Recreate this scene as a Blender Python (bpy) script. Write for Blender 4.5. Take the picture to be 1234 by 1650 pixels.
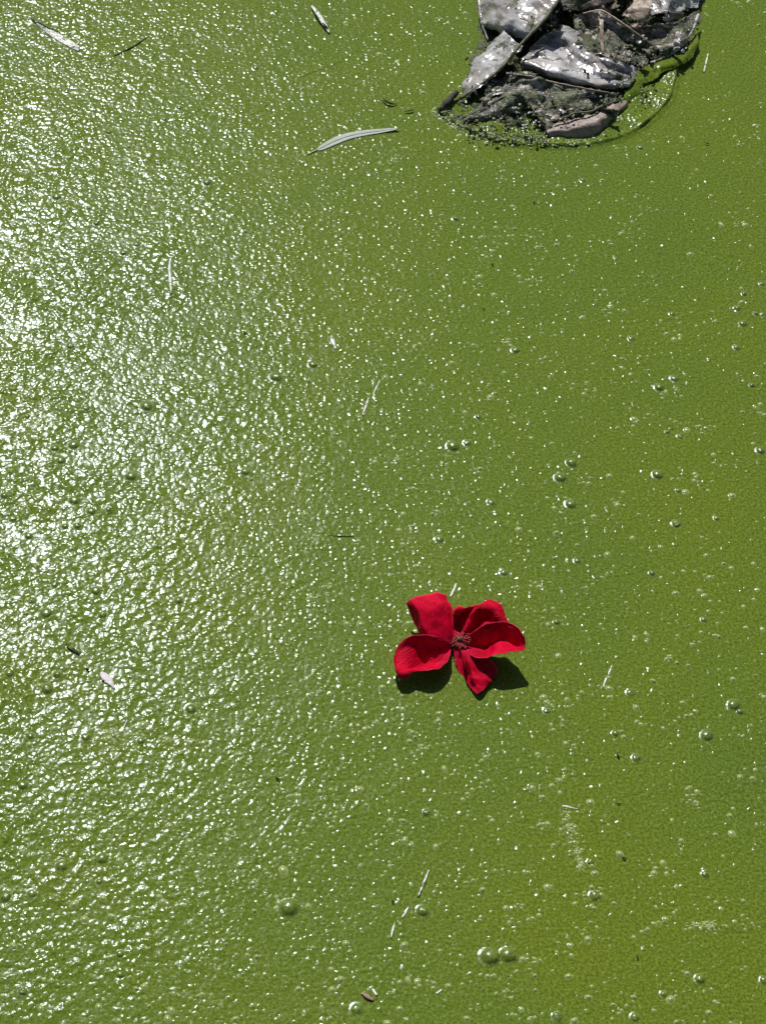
import bpy, math, random
import numpy as np
from mathutils import Matrix, Vector

for o in list(bpy.data.objects):
    bpy.data.objects.remove(o, do_unlink=True)
scene = bpy.context.scene
COL = scene.collection
R = random.Random(11)
NR = np.random.default_rng(7)

# ------------------------------------------------------------------ camera
# pixel units below are those of the 1234 x 1650 photograph
W, H = 1234.0, 1650.0
F = 3570.0                       # focal length in pixels (a 3x phone lens)
CAM_H = 0.887                    # metres above the pond
NADIR = (247.0, 3785.0)          # where the plumb line under the camera would fall
GLINT = (-150.0, 755.0)           # mirror point of the sun on still water
up_c = -Vector(((NADIR[0] - W / 2) / F, -(NADIR[1] - H / 2) / F, -1.0)).normalized()
y_c = (Vector((0, 1, 0)) - up_c * up_c.y).normalized()
x_c = y_c.cross(up_c)
ROT = Matrix((x_c, y_c, up_c))   # camera axes -> world axes
RN = np.array(ROT)

cam_d = bpy.data.cameras.new("camera")
cam_d.sensor_fit = 'HORIZONTAL'
cam_d.sensor_width = 36.0
cam_d.lens = F * 36.0 / W
cam_d.clip_start = 0.01
cam_d.clip_end = 2000.0
cam = bpy.data.objects.new("camera", cam_d)
cam.matrix_world = Matrix.Translation((0, 0, CAM_H)) @ ROT.to_4x4()
COL.objects.link(cam)
scene.camera = cam


def pt(px, py, h=0.0):
    """photo pixel + height above the water (metres) -> world point (arrays allowed)"""
    px = np.asarray(px, float); py = np.asarray(py, float); h = np.asarray(h, float)
    d = np.stack([(px - W / 2) / F, -(py - H / 2) / F, -np.ones_like(px)], -1) @ RN.T
    t = (h - CAM_H) / d[..., 2]
    return np.stack([d[..., 0] * t, d[..., 1] * t, CAM_H + d[..., 2] * t], -1)


# ------------------------------------------------------------------ light
g = pt(*GLINT)
sun_dir = Vector((g[0], g[1], CAM_H)).normalized()      # towards the sun
elev = math.asin(sun_dir.z)
azim = math.atan2(sun_dir.x, sun_dir.y)

world = bpy.data.worlds.new("World")
scene.world = world
world.use_nodes = True
wn = world.node_tree
sky = wn.nodes.new('ShaderNodeTexSky')
sky.sky_type = 'NISHITA'
sky.sun_disc = False
sky.sun_elevation = elev
sky.sun_rotation = azim
wn.links.new(sky.outputs[0], wn.nodes['Background'].inputs[0])
wn.nodes['Background'].inputs[1].default_value = 0.05

sun_d = bpy.data.lights.new("sun", 'SUN')
sun_d.energy = 4.6
sun_d.angle = math.radians(0.53)
sun_d.color = (1.0, 0.98, 0.95)
sun = bpy.data.objects.new("sun", sun_d)
sun.rotation_euler = (-sun_dir).to_track_quat('-Z', 'Y').to_euler()
sun.location = sun_dir * 5
COL.objects.link(sun)

scene.view_settings.view_transform = 'Standard'
scene.view_settings.look = 'None'
scene.view_settings.gamma = 1.0
scene.view_settings.exposure = 0.0
scene.view_settings.use_curve_mapping = False


# ------------------------------------------------------------------ helpers
class NT:
    """small node-tree helper"""
    def __init__(self, name):
        self.m = bpy.data.materials.new(name)
        self.m.use_nodes = True
        self.t = self.m.node_tree
        self.b = self.t.nodes['Principled BSDF']
        self.out = self.t.nodes['Material Output']
        self.co = None

    def n(self, kind, **kw):
        nd = self.t.nodes.new(kind)
        for k, v in kw.items():
            setattr(nd, k, v)
        return nd

    def l(self, a, b):
        self.t.links.new(a, b)

    def pos(self):
        if self.co is None:
            self.co = self.n('ShaderNodeNewGeometry').outputs['Position']
        return self.co

    def noise(self, scale, detail=3.0, rough=0.55, dist=0.0, stretch=None, vec=None):
        nd = self.n('ShaderNodeTexNoise')
        nd.inputs['Scale'].default_value = scale
        nd.inputs['Detail'].default_value = detail
        nd.inputs['Roughness'].default_value = rough
        nd.inputs['Distortion'].default_value = dist
        v = vec or self.pos()
        if stretch:
            mp = self.n('ShaderNodeMapping')
            mp.inputs['Scale'].default_value = stretch
            self.l(v, mp.inputs[0]); v = mp.outputs[0]
        self.l(v, nd.inputs['Vector'])
        return nd.outputs['Fac']

    def ramp(self, fac, stops, interp='LINEAR'):
        nd = self.n('ShaderNodeValToRGB')
        nd.color_ramp.interpolation = interp
        e = nd.color_ramp.elements
        while len(e) < len(stops):
            e.new(0.5)
        for el, (p, c) in zip(e, stops):
            el.position = p
            el.color = (*c, 1) if len(c) == 3 else c
        self.l(fac, nd.inputs[0])
        return nd.outputs[0]

    def mix(self, fac, a, b, blend='MIX'):
        nd = self.n('ShaderNodeMix', data_type='RGBA', blend_type=blend)
        if isinstance(fac, (int, float)):
            nd.inputs[0].default_value = fac
        else:
            self.l(fac, nd.inputs[0])
        for s, i in ((a, 6), (b, 7)):
            if isinstance(s, tuple):
                nd.inputs[i].default_value = (*s, 1)
            else:
                self.l(s, nd.inputs[i])
        return nd.outputs[2]

    def math(self, op, a, b=0.0):
        nd = self.n('ShaderNodeMath', operation=op)
        for s, i in ((a, 0), (b, 1)):
            if isinstance(s, (int, float)):
                nd.inputs[i].default_value = s
            else:
                self.l(s, nd.inputs[i])
        return nd.outputs[0]

    def bump(self, height, dist, strength=1.0, normal=None):
        nd = self.n('ShaderNodeBump')
        nd.inputs['Distance'].default_value = dist
        if isinstance(strength, (int, float)):
            nd.inputs['Strength'].default_value = strength
        else:
            self.l(strength, nd.inputs['Strength'])
        self.l(height, nd.inputs['Height'])
        if normal:
            self.l(normal, nd.inputs['Normal'])
        return nd.outputs[0]

    def set(self, **kw):
        for k, v in kw.items():
            s = self.b.inputs[k.replace('_', ' ')]
            if hasattr(v, 'is_output'):
                self.l(v, s)
            elif isinstance(v, tuple):
                s.default_value = (*v, 1) if len(v) == 3 and s.type == 'RGBA' else v
            else:
                s.default_value = v


def props(o, label=None, cat=None, group=None, kind=None):
    for k, v in (('label', label), ('category', cat), ('group', group), ('kind', kind)):
        if v:
            o[k] = v
    return o


def empty(name, loc):
    o = bpy.data.objects.new(name, None)
    o.location = [float(c) for c in loc]
    o.empty_display_size = 0.01
    COL.objects.link(o)
    return o


def mesh_obj(name, verts, faces, mat, parent=None, smooth=True, origin=None, uv=None):
    verts = np.asarray(verts, float)
    if parent is not None:
        org = np.array(parent.location)
    elif origin is not None:
        org = np.asarray(origin, float)
    else:
        org = np.zeros(3)
    me = bpy.data.meshes.new(name)
    me.from_pydata((verts - org).tolist(), [], [list(map(int, f)) for f in faces])
    if smooth:
        me.polygons.foreach_set('use_smooth', [True] * len(me.polygons))
    if uv is not None:
        lay = me.uv_layers.new(name='UVMap')
        idx = np.empty(len(me.loops), int)
        me.loops.foreach_get('vertex_index', idx)
        lay.data.foreach_set('uv', np.asarray(uv, np.float32)[idx].ravel())
    me.materials.append(mat)
    me.update()
    o = bpy.data.objects.new(name, me)
    COL.objects.link(o)
    if parent is not None:
        o.parent = parent
    else:
        o.location = [float(c) for c in org]
    return o


def catmull(ctrl, n):
    """ctrl (k, ...) -> (n, ...) through all control rows"""
    c = np.asarray(ctrl, float)
    k = len(c)
    if k == 2:
        t = np.linspace(0, 1, n).reshape(-1, *([1] * (c.ndim - 1)))
        return c[0] * (1 - t) + c[1] * t
    ext = np.concatenate([2 * c[:1] - c[1:2], c, 2 * c[-1:] - c[-2:-1]])
    u = np.linspace(0, k - 1, n)
    i = np.minimum(u.astype(int), k - 2)
    t = (u - i).reshape(-1, *([1] * (c.ndim - 1)))
    p0, p1, p2, p3 = ext[i], ext[i + 1], ext[i + 2], ext[i + 3]
    return 0.5 * (2 * p1 + (p2 - p0) * t + (2 * p0 - 5 * p1 + 4 * p2 - p3) * t ** 2
                  + (3 * p1 - p0 - 3 * p2 + p3) * t ** 3)


def fbm(P, seed, scale, octaves=3):
    """cheap smooth pseudo noise from summed sines, P (...,3) metres"""
    rg = np.random.default_rng(seed)
    out = np.zeros(P.shape[:-1])
    a = 1.0
    for o in range(octaves):
        for _ in range(5):
            d = rg.normal(size=3); d /= np.linalg.norm(d)
            w = scale * (0.6 + 0.8 * rg.random())
            out += a * np.sin(P @ d * w * 2 * math.pi + rg.random() * 6.283) / 5
        scale *= 2.1; a *= 0.5
    return out


def grid_normals(G):
    du = np.gradient(G, axis=0); dv = np.gradient(G, axis=1)
    n = np.cross(du, dv)
    n /= np.linalg.norm(n, axis=-1, keepdims=True) + 1e-12
    if n[..., 2].mean() < 0:
        n = -n
    return n


def solid(G, thick):
    """grid of points -> closed thin shell (verts, faces, uv)"""
    nu, nv = G.shape[:2]
    n = grid_normals(G)
    top = G.reshape(-1, 3); bot = (G - n * thick).reshape(-1, 3)
    V = np.concatenate([top, bot])
    N = nu * nv
    I = np.arange(N).reshape(nu, nv)
    q = np.stack([I[:-1, :-1], I[1:, :-1], I[1:, 1:], I[:-1, 1:]], -1).reshape(-1, 4)
    fs = [q, q[:, ::-1] + N]
    ring = np.concatenate([I[0, :], I[1:, -1], I[-1, -2::-1], I[-2:0:-1, 0]])
    nx = np.roll(ring, -1)
    fs.append(np.stack([ring, nx, nx + N, ring + N], -1))
    uu, vv = np.meshgrid(np.linspace(0, 1, nu), np.linspace(0, 1, nv), indexing='ij')
    uv = np.stack([uu.ravel(), vv.ravel()], -1)
    return V, np.concatenate(fs), np.concatenate([uv, uv])


def patch(name, rows, conv, mat, parent=None, nu=28, nv=28, thick=0.0004, crumple=0.0,
          cscale=90, seed=1, origin=None, ragged=0.0, dz=0.0, crisp=0.0, folds=0, wavy=0.0):
    """rows of (px, py, height mm) control points -> thin solid sheet"""
    c = np.array([[(*conv(p[0], p[1]), p[2]) for p in r] for r in rows], float)
    c = catmull(c, nu)
    cc = np.swapaxes(c, 0, 1)
    sm = catmull(cc, nv)
    if crisp:
        u = np.linspace(0, len(cc) - 1, nv); ii = np.minimum(u.astype(int), len(cc) - 2); tt = (u - ii)[:, None, None]
        sm = sm * (1 - crisp) + (cc[ii] * (1 - tt) + cc[ii + 1] * tt) * crisp
    c = sm.swapaxes(0, 1)
    G = pt(c[..., 0], c[..., 1], c[..., 2] * 0.001 + dz)
    if wavy:
        for ax_ in range(2):
            G[..., ax_] += wavy * fbm(G, seed * 3 + ax_, 55, 3)
    if ragged:
        rg = np.random.default_rng(seed)
        e = rg.normal(size=(4, max(nu, nv))) * ragged
        n = grid_normals(G)
        du = np.gradient(G, axis=0); du /= np.linalg.norm(du, axis=-1, keepdims=True) + 1e-9
        dv = np.gradient(G, axis=1); dv /= np.linalg.norm(dv, axis=-1, keepdims=True) + 1e-9
        G[0] += du[0] * e[0][:nv, None]; G[-1] += du[-1] * e[1][:nv, None]
        G[:, 0] += dv[:, 0] * e[2][:nu, None]; G[:, -1] += dv[:, -1] * e[3][:nu, None]
    if crumple:
        n = grid_normals(G)
        f = fbm(G, seed, cscale, 3)
        f = f + 0.8 * (np.abs(fbm(G, seed + 9, cscale * 0.8, 2)) - 0.3)
        if folds:
            rg = np.random.default_rng(seed + 77)
            ctr_ = G.reshape(-1, 3).mean(0); ext = G.reshape(-1, 3).std(0).max() * 1.6
            ff = np.zeros(G.shape[:2])
            for _ in range(folds):
                a = rg.random() * 6.283; dn = np.array([math.cos(a), math.sin(a), 0])
                q_ = (G - ctr_) @ dn - rg.uniform(-1, 1) * ext
                wd = rg.uniform(0.002, 0.007)
                ff += rg.choice([-1, 1, 1]) * rg.uniform(.5, 1) * np.clip(1 - np.abs(q_) / wd, 0, 1)
            f = 0.6 * f + 1.3 * ff
        G = G + n * (f * crumple)[..., None]
    V, Fc, uv = solid(G, thick)
    return mesh_obj(name, V, Fc, mat, parent, uv=uv, origin=origin)


def tube(name, pts, radii, mat, parent=None, seg=8, origin=None, wob=0.0, seed=0, n=24):
    """pts: (px, py, mm) polyline -> tapered closed tube"""
    c = catmull(np.array(pts, float), n)
    P = pt(c[:, 0], c[:, 1], c[:, 2] * 0.001)
    r = np.interp(np.linspace(0, 1, n), np.linspace(0, 1, len(radii)), radii)
    rg = np.random.default_rng(seed)
    r = r * (1 + wob * rg.normal(size=n))
    T = np.gradient(P, axis=0); T /= np.linalg.norm(T, axis=1, keepdims=True)
    A = np.cross(T, [0, 0, 1.0]); A /= np.linalg.norm(A, axis=1, keepdims=True) + 1e-9
    B = np.cross(A, T)
    th = np.linspace(0, 2 * math.pi, seg, endpoint=False)
    V = (P[:, None] + r[:, None, None] * (np.cos(th)[None, :, None] * A[:, None] + np.sin(th)[None, :, None] * B[:, None])).reshape(-1, 3)
    fs = []
    for i in range(n - 1):
        for j in range(seg):
            a, b = i * seg + j, i * seg + (j + 1) % seg
            fs.append((a, b, b + seg, a + seg))
    fs.append(tuple(range(seg - 1, -1, -1))); fs.append(tuple(range((n - 1) * seg, n * seg)))
    return mesh_obj(name, V, fs, mat, parent, origin=origin)


# ------------------------------------------------------------------ materials
def algae_material(name, film=True):
    k = NT(name)
    c1 = k.ramp(k.noise(6.5, 5, 0.6, 0.8), [(0.25, (0.098, 0.150, 0.0185)), (0.5, (0.110, 0.160, 0.0162)), (0.75, (0.124, 0.166, 0.0130))])
    fine = k.noise(750.0, 2.0, 0.7)
    c2 = k.ramp(fine, [(0.28, (0.52, 0.56, 0.42)), (0.5, (0.95, 0.95, 0.95)), (0.70, (1.55, 1.42, 2.3))])
    col = k.mix(1.0, c1, c2, 'MULTIPLY')
    # scattered pale grains of dried scum
    gr = k.ramp(k.noise(420.0, 1.0, 0.5), [(0.70, (0, 0, 0)), (0.78, (1, 1, 1))])
    col = k.mix(k.math('MULTIPLY', gr, 0.45), col, (0.32, 0.36, 0.12))
    rough = k.ramp(k.noise(300.0, 2.0), [(0.3, (0.13,) * 3), (0.7, (0.22,) * 3)])
    b1 = k.bump(fine, 0.00006)
    # the film is a packed mat of tiny convex grains
    vo = k.n('ShaderNodeTexVoronoi', voronoi_dimensions='2D', feature='F1')
    wob = k.n('ShaderNodeVectorMath', operation='ADD')
    k.l(k.pos(), wob.inputs[0])
    wn_ = k.n('ShaderNodeTexNoise'); wn_.inputs['Scale'].default_value = 260.0; wn_.inputs['Detail'].default_value = 1.0
    k.l(k.pos(), wn_.inputs['Vector'])
    ws = k.n('ShaderNodeVectorMath', operation='SCALE'); ws.inputs['Scale'].default_value = 0.0016
    k.l(wn_.outputs['Color'], ws.inputs[0]); k.l(ws.outputs[0], wob.inputs[1])
    k.l(wob.outputs[0], vo.inputs['Vector'])
    vo.inputs['Scale'].default_value = 400.0
    rnd = k.n('ShaderNodeSeparateColor'); k.l(vo.outputs['Color'], rnd.inputs[0])
    dd = k.math('MULTIPLY', vo.outputs['Distance'], 1.35)
    dome = k.math('SUBTRACT', 1.0, k.math('MULTIPLY', dd, dd))
    gc = 0.10
    if film:
        gc = k.math('ADD', 0.08, k.math('MULTIPLY', k.n('ShaderNodeAttribute', attribute_name='lumpy').outputs['Fac'], 0.24))
    gain = k.math('ADD', gc, k.math('POWER', rnd.outputs[0], 4.5))
    b1 = k.bump(k.math('MULTIPLY', dome, gain), 0.00022, 1.0, b1)
    if film:
        at = k.n('ShaderNodeAttribute', attribute_name='far')
        b1 = k.bump(k.noise(330.0, 3.0, 0.6), 0.0012, at.outputs['Fac'], b1)
    k.set(Base_Color=col, Roughness=rough, Normal=b1, Specular_IOR_Level=0.095, Specular_Tint=(0.84, 0.94, 1.0))
    return k.m


M_FILM = algae_material("algae_film")
M_BUBBLE = algae_material("algae_bubble", False)
_b = M_BUBBLE.node_tree.nodes['Principled BSDF']
for _l in list(M_BUBBLE.node_tree.links):
    if _l.to_socket == _b.inputs['Roughness']:
        M_BUBBLE.node_tree.links.remove(_l)
_b.inputs['Roughness'].default_value = 0.28
_b.inputs['Specular IOR Level'].default_value = 0.5


def petal_material():
    k = NT("red_petal")
    uv = k.n('ShaderNodeTexCoord').outputs['UV']
    vein = k.noise(9.0, 3.0, 0.6, 0.3, (0.9, 7.0, 1), uv)
    blot = k.noise(140.0, 2.0)
    col = k.ramp(vein, [(0.3, (0.52, 0.0, 0.016)), (0.7, (0.90, 0.002, 0.050))])
    sep = k.n('ShaderNodeSeparateXYZ'); k.l(uv, sep.inputs[0])
    base = k.ramp(sep.outputs[0], [(0.0, (1, 1, 1)), (0.28, (0, 0, 0))])
    col = k.mix(k.math('MULTIPLY', base, 0.8), col, (0.80, 0.015, 0.075))
    col = k.mix(k.ramp(blot, [(0.25, (0.35,) * 3), (0.45, (0, 0, 0))]), col, (0.22, 0.0, 0.006))
    big = k.ramp(k.noise(70.0, 3.0, 0.6, 0.4), [(0.46, (0, 0, 0)), (0.66, (0.6,) * 3)])
    col = k.mix(big, col, (0.24, 0.0, 0.005))
    ev = k.math('ABSOLUTE', k.math('SUBTRACT', sep.outputs[1], 0.5))
    eu = k.math('SUBTRACT', sep.outputs[0], 0.5)
    rim = k.ramp(k.math('MAXIMUM', ev, eu), [(0.455, (0, 0, 0)), (0.5, (0.8,) * 3)])
    col = k.mix(rim, col, (0.80, 0.05, 0.11))  # pinker edge colour paints light showing through the thin margin
    nb = k.bump(vein, 0.0009, 0.8)
    nb = k.bump(k.noise(1500.0, 2.0), 0.00006, 0.6, nb)
    k.set(Base_Color=col, Roughness=0.5, Normal=nb, Specular_IOR_Level=0.07)
    tr = k.n('ShaderNodeBsdfTranslucent')
    k.l(col, tr.inputs[0]); k.l(nb, tr.inputs['Normal'])
    ms = k.n('ShaderNodeMixShader'); ms.inputs[0].default_value = 0.17
    k.l(k.b.outputs[0], ms.inputs[1]); k.l(tr.outputs[0], ms.inputs[2])
    k.l(ms.outputs[0], k.out.inputs[0])
    return k.m


def simple(name, c0, c1, scale, rough=0.5, bump=0.0003, bscale=None, spec=0.4, stretch=None, detail=4.0, coat=0.0):
    k = NT(name)
    nz = k.noise(scale, detail, 0.65, 0.2, stretch)
    col = k.ramp(nz, [(0.3, c0), (0.7, c1)])
    if coat:
        mk = k.ramp(k.noise(340.0, 4.0, 0.65), [(0.62 - coat, (0, 0, 0)), (0.70 - coat, (1, 1, 1))])
        col = k.mix(mk, col, (0.11, 0.16, 0.02))
    k.set(Base_Color=col, Roughness=rough, Specular_IOR_Level=spec,
          Normal=k.bump(k.noise(bscale or scale * 1.7, 4.0, 0.6, 0.0, stretch), bump))
    return k.m


def bag_material(name, plastic0, plastic1, algae_amt, rough=0.3, brown=0.25):
    k = NT(name)
    crease = k.noise(120.0, 6.0, 0.72, 1.2)
    mp = k.n('ShaderNodeMapping')
    mp.inputs['Rotation'].default_value = (0, 0, 0.5)
    k.l(k.pos(), mp.inputs[0])
    streak = k.noise(55.0, 5.0, 0.68, 1.1, (1.0, 3.6, 1.0), mp.outputs[0])
    pl = k.ramp(streak, [(0.30, plastic0), (0.66, plastic1)])
    br = k.ramp(k.noise(60.0, 4.0, 0.65, 0.3), [(0.5, (0, 0, 0)), (0.72, (brown,) * 3)])
    pl = k.mix(br, pl, (0.22, 0.15, 0.10))
    a = k.noise(85.0, 7.0, 0.74, 0.6)
    mask = k.ramp(a, [(0.61 - algae_amt, (0, 0, 0)), (0.66 - algae_amt, (1, 1, 1))])
    al = k.ramp(k.noise(420.0, 3.0, 0.7), [(0.32, (0.010, 0.012, 0.005)), (0.5, (0.065, 0.082, 0.018)), (0.72, (0.27, 0.29, 0.15))])
    col = k.mix(mask, pl, al)
    rg = k.mix(mask, (rough,) * 3, (0.6,) * 3)
    n1 = k.bump(crease, 0.0010, 0.8)
    n1 = k.bump(streak, 0.0014, 0.8, n1)
    n1 = k.bump(k.math('MULTIPLY', mask, k.noise(480.0, 3.0, 0.7)), 0.0013, 1.0, n1)
    k.set(Base_Color=col, Roughness=rg, Normal=n1, Specular_IOR_Level=0.9)
    return k.m


def plastic_material():
    k = NT("grey_plastic")
    tone = k.noise(38.0, 2.0, 0.5, 0.5)
    pl = k.ramp(tone, [(0.32, (0.30, 0.285, 0.275)), (0.66, (0.56, 0.54, 0.53))])
    st = k.ramp(k.noise(45.0, 4.0, 0.6, 0.6), [(0.46, (0, 0, 0)), (0.66, (0.7,) * 3)])
    pl = k.mix(st, pl, (0.20, 0.155, 0.105))
    a = k.noise(85.0, 7.0, 0.74, 0.6)
    mask = k.ramp(a, [(0.55, (0, 0, 0)), (0.605, (1, 1, 1))])
    al = k.ramp(k.noise(420.0, 3.0, 0.7), [(0.32, (0.014, 0.017, 0.006)), (0.5, (0.075, 0.09, 0.02)), (0.72, (0.27, 0.29, 0.15))])
    col = k.mix(mask, pl, al)
    rg = k.mix(mask, (0.21,) * 3, (0.6,) * 3)
    vr = k.n('ShaderNodeTexVoronoi', feature='F1'); vr.inputs['Scale'].default_value = 95.0
    ds = k.n('ShaderNodeVectorMath', operation='ADD'); k.l(k.pos(), ds.inputs[0])
    nz = k.n('ShaderNodeTexNoise'); nz.inputs['Scale'].default_value = 60.0; k.l(k.pos(), nz.inputs['Vector'])
    sc = k.n('ShaderNodeVectorMath', operation='SCALE'); sc.inputs['Scale'].default_value = 0.02
    k.l(nz.outputs['Color'], sc.inputs[0]); k.l(sc.outputs[0], ds.inputs[1]); k.l(ds.outputs[0], vr.inputs['Vector'])
    n1 = k.bump(vr.outputs['Distance'], 0.0017, 0.7)          # crumpled facets
    n1 = k.bump(k.noise(170.0, 2.0, 0.5, 1.0), 0.0006, 0.6, n1)
    n1 = k.bump(k.math('MULTIPLY', mask, k.noise(480.0, 3.0, 0.7)), 0.0013, 1.0, n1)
    k.set(Base_Color=col, Roughness=rg, Normal=n1, Specular_IOR_Level=0.95)
    return k.m


M_PETAL = petal_material()
M_STAMEN = simple("stamen", (0.26, 0.012, 0.016), (0.42, 0.03, 0.03), 900, 0.6)
M_ANTHER = simple("anther", (0.30, 0.025, 0.03), (0.50, 0.07, 0.06), 700, 0.7)
M_PISTIL = simple("pistil", (0.06, 0.03, 0.012), (0.16, 0.08, 0.03), 800, 0.6)
M_CALYX = simple("calyx", (0.12, 0.01, 0.012), (0.22, 0.03, 0.02), 300, 0.6)
M_SILVER = plastic_material()
M_MUDDY = bag_material("muddy_plastic", (0.12, 0.095, 0.07), (0.42, 0.37, 0.31), 0.14, 0.28, 0.8)
M_CAKED = bag_material("caked_plastic", (0.13, 0.115, 0.085), (0.46, 0.42, 0.36), 0.18, 0.30, 0.7)
M_MUCK_SHADE = simple("mossy_muck_shade", (0.008, 0.010, 0.004), (0.10, 0.12, 0.035), 260, 0.6, 0.0012)  # moss tone darkened to paint in the shade between the bag's folds
M_BROWN = bag_material("brown_plastic", (0.16, 0.11, 0.08), (0.32, 0.25, 0.20), 0.03, 0.42, 0.6)
M_MOSSY = bag_material("mossy_plastic", (0.10, 0.085, 0.06), (0.56, 0.53, 0.45), 0.185, 0.30, 0.6)
M_TAN = simple("tan_scrap", (0.22, 0.16, 0.11), (0.46, 0.38, 0.30), 220, 0.45, 0.0004)
M_EDGE = simple("rolled_edge", (0.03, 0.035, 0.012), (0.17, 0.18, 0.09), 160, 0.55, 0.0008)
M_TWIG = simple("dark_twig", (0.012, 0.011, 0.007), (0.05, 0.042, 0.026), 400, 0.7, 0.0005)
M_TWIG2 = simple("scummy_twig", (0.014, 0.014, 0.007), (0.06, 0.055, 0.026), 400, 0.7, 0.0005, coat=0.15)
M_LEAF = simple("pale_leaf", (0.34, 0.38, 0.33), (0.43, 0.46, 0.41), 200, 0.6, 0.0001, spec=0.2, stretch=(1, 3, 1))
M_RIB = simple("leaf_rib", (0.30, 0.32, 0.24), (0.36, 0.38, 0.28), 300, 0.5)
M_STALK = simple("leaf_stalk", (0.30, 0.34, 0.12), (0.40, 0.42, 0.18), 300, 0.5)
M_STRAW = simple("straw", (0.55, 0.55, 0.48), (0.80, 0.79, 0.74), 300, 0.25, 0.0006, coat=0.08)
M_FLAKE = simple("pink_flake", (0.50, 0.45, 0.44), (0.62, 0.57, 0.56), 300, 0.5, 0.0002)
M_BLACK = simple("black_speck", (0.008, 0.008, 0.006), (0.025, 0.022, 0.014), 900, 0.6)
M_PINK = simple("pink_crumb", (0.20, 0.12, 0.09), (0.40, 0.26, 0.22), 700, 0.6)
M_WET = algae_material("wet_algae", False)


# ------------------------------------------------------------------ the pond
def z1(x, y):      # bag tracing coordinates
    return 680 + x / 2.468, y / 2.468


def z2(x, y):      # flower tracing coordinates
    return 600 + x / 4.407, 930 + y / 4.407


def px_id(x, y):
    return x, y


corners = pt([0, W, W, 0], [0, 0, H, H])
x0, x1 = corners[:, 0].min() - 0.05, corners[:, 0].max() + 0.05
y0, y1 = corners[:, 1].min() - 0.04, corners[:, 1].max() + 0.06
DX, DY = 0.00060, 0.00078
nxd, nyd = int((x1 - x0) / DX), int((y1 - y0) / DY)
xd = x0 + np.arange(nxd) * DX
yd = y0 + np.arange(nyd) * DY


def to_px(x, y):
    """ground point -> photo pixel (arrays)"""
    d = np.stack([x, y, np.full_like(x, -CAM_H)], -1) @ RN
    return d[..., 0] / -d[..., 2] * F + W / 2, -d[..., 1] / -d[..., 2] * F + H / 2


XX, YY = np.meshgrid(xd, yd)                       # (ny, nx)
PXg, PYg = to_px(XX, YY)
FX = np.fft.fftfreq(nxd, DX)[None, :]
FY = np.fft.fftfreq(nyd, DY)[:, None]


def field(l_par, l_perp, ang, seed):
    """gaussian noise field, correlation lengths along / across the direction ang"""
    w = np.fft.fft2(np.random.default_rng(seed).normal(size=(nyd, nxd)))
    a = FX * math.cos(ang) + FY * math.sin(ang)
    b = -FX * math.sin(ang) + FY * math.cos(ang)
    q = (a * l_par) ** 2 + (b * l_perp) ** 2
    f = np.fft.ifft2(w * np.sqrt(q) * np.exp(-2.2 * q)).real
    return f / f.std()


# the film is drawn into faint wrinkles that run towards one spot on the right
ctr = pt(1120, 720)
LA = np.arctan2(ctr[1] - YY, ctr[0] - XX)
dist = np.hypot(ctr[0] - XX, ctr[1] - YY)
aniso = np.clip((dist - 0.10) / 0.22, 0, 1)
K = 8
hgt = np.zeros_like(XX); wsum = np.zeros_like(XX)
for i in range(K):
    th = math.pi * i / K
    w = np.clip(np.cos(LA - th) ** 2, 0, 1) ** 5
    hgt += w * field(0.0033, 0.0018, th, 100 + i)
    wsum += w * w
hgt = hgt / np.sqrt(wsum)
iso = field(0.0022, 0.0022, 0.0, 50)
hgt = hgt * aniso + iso * np.sqrt(1 - aniso ** 2)
small = field(0.0013, 0.0013, 0.0, 51)
lump = field(0.0031, 0.0031, 0.0, 54)
slow = field(0.05, 0.05, 0.0, 52)
slow2 = field(0.02, 0.02, 0.4, 53)
lump2 = field(0.0058, 0.0048, 0.6, 55)
leftness = np.clip((900 - PXg) / 900, 0, 1)
patchy = np.clip(1 + 0.28 * slow + 0.22 * slow2, 0.35, 1.8)
amp = (0.011 + 0.027 * leftness ** 1.2) * patchy
Z = 0.001 * (amp * hgt + patchy * (0.004 + 0.028 * leftness ** 1.4) * (lump + 0.3 * np.abs(lump)) + patchy * 0.088 * leftness ** 1.5 * (lump2 + 0.35 * np.abs(lump2)) + 0.007 * (1 + leftness) * small + 0.03 * slow2 + 0.06 * slow)


def seg_dist(poly):
    """distance in metres from every grid point to a pixel polyline, and the run along it 0..1"""
    P = pt([p[0] for p in poly], [p[1] for p in poly])[:, :2]
    best = np.full(XX.shape, 1e9); run = np.zeros(XX.shape)
    n = len(P) - 1
    for i in range(n):
        a, b = P[i], P[i + 1]
        ab = b - a; L2 = ab @ ab
        t = np.clip(((XX - a[0]) * ab[0] + (YY - a[1]) * ab[1]) / L2, 0, 1)
        d = np.hypot(XX - a[0] - t * ab[0], YY - a[1] - t * ab[1])
        m = d < best
        best = np.where(m, d, best); run = np.where(m, (i + t) / n, run)
    return best, run


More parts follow.
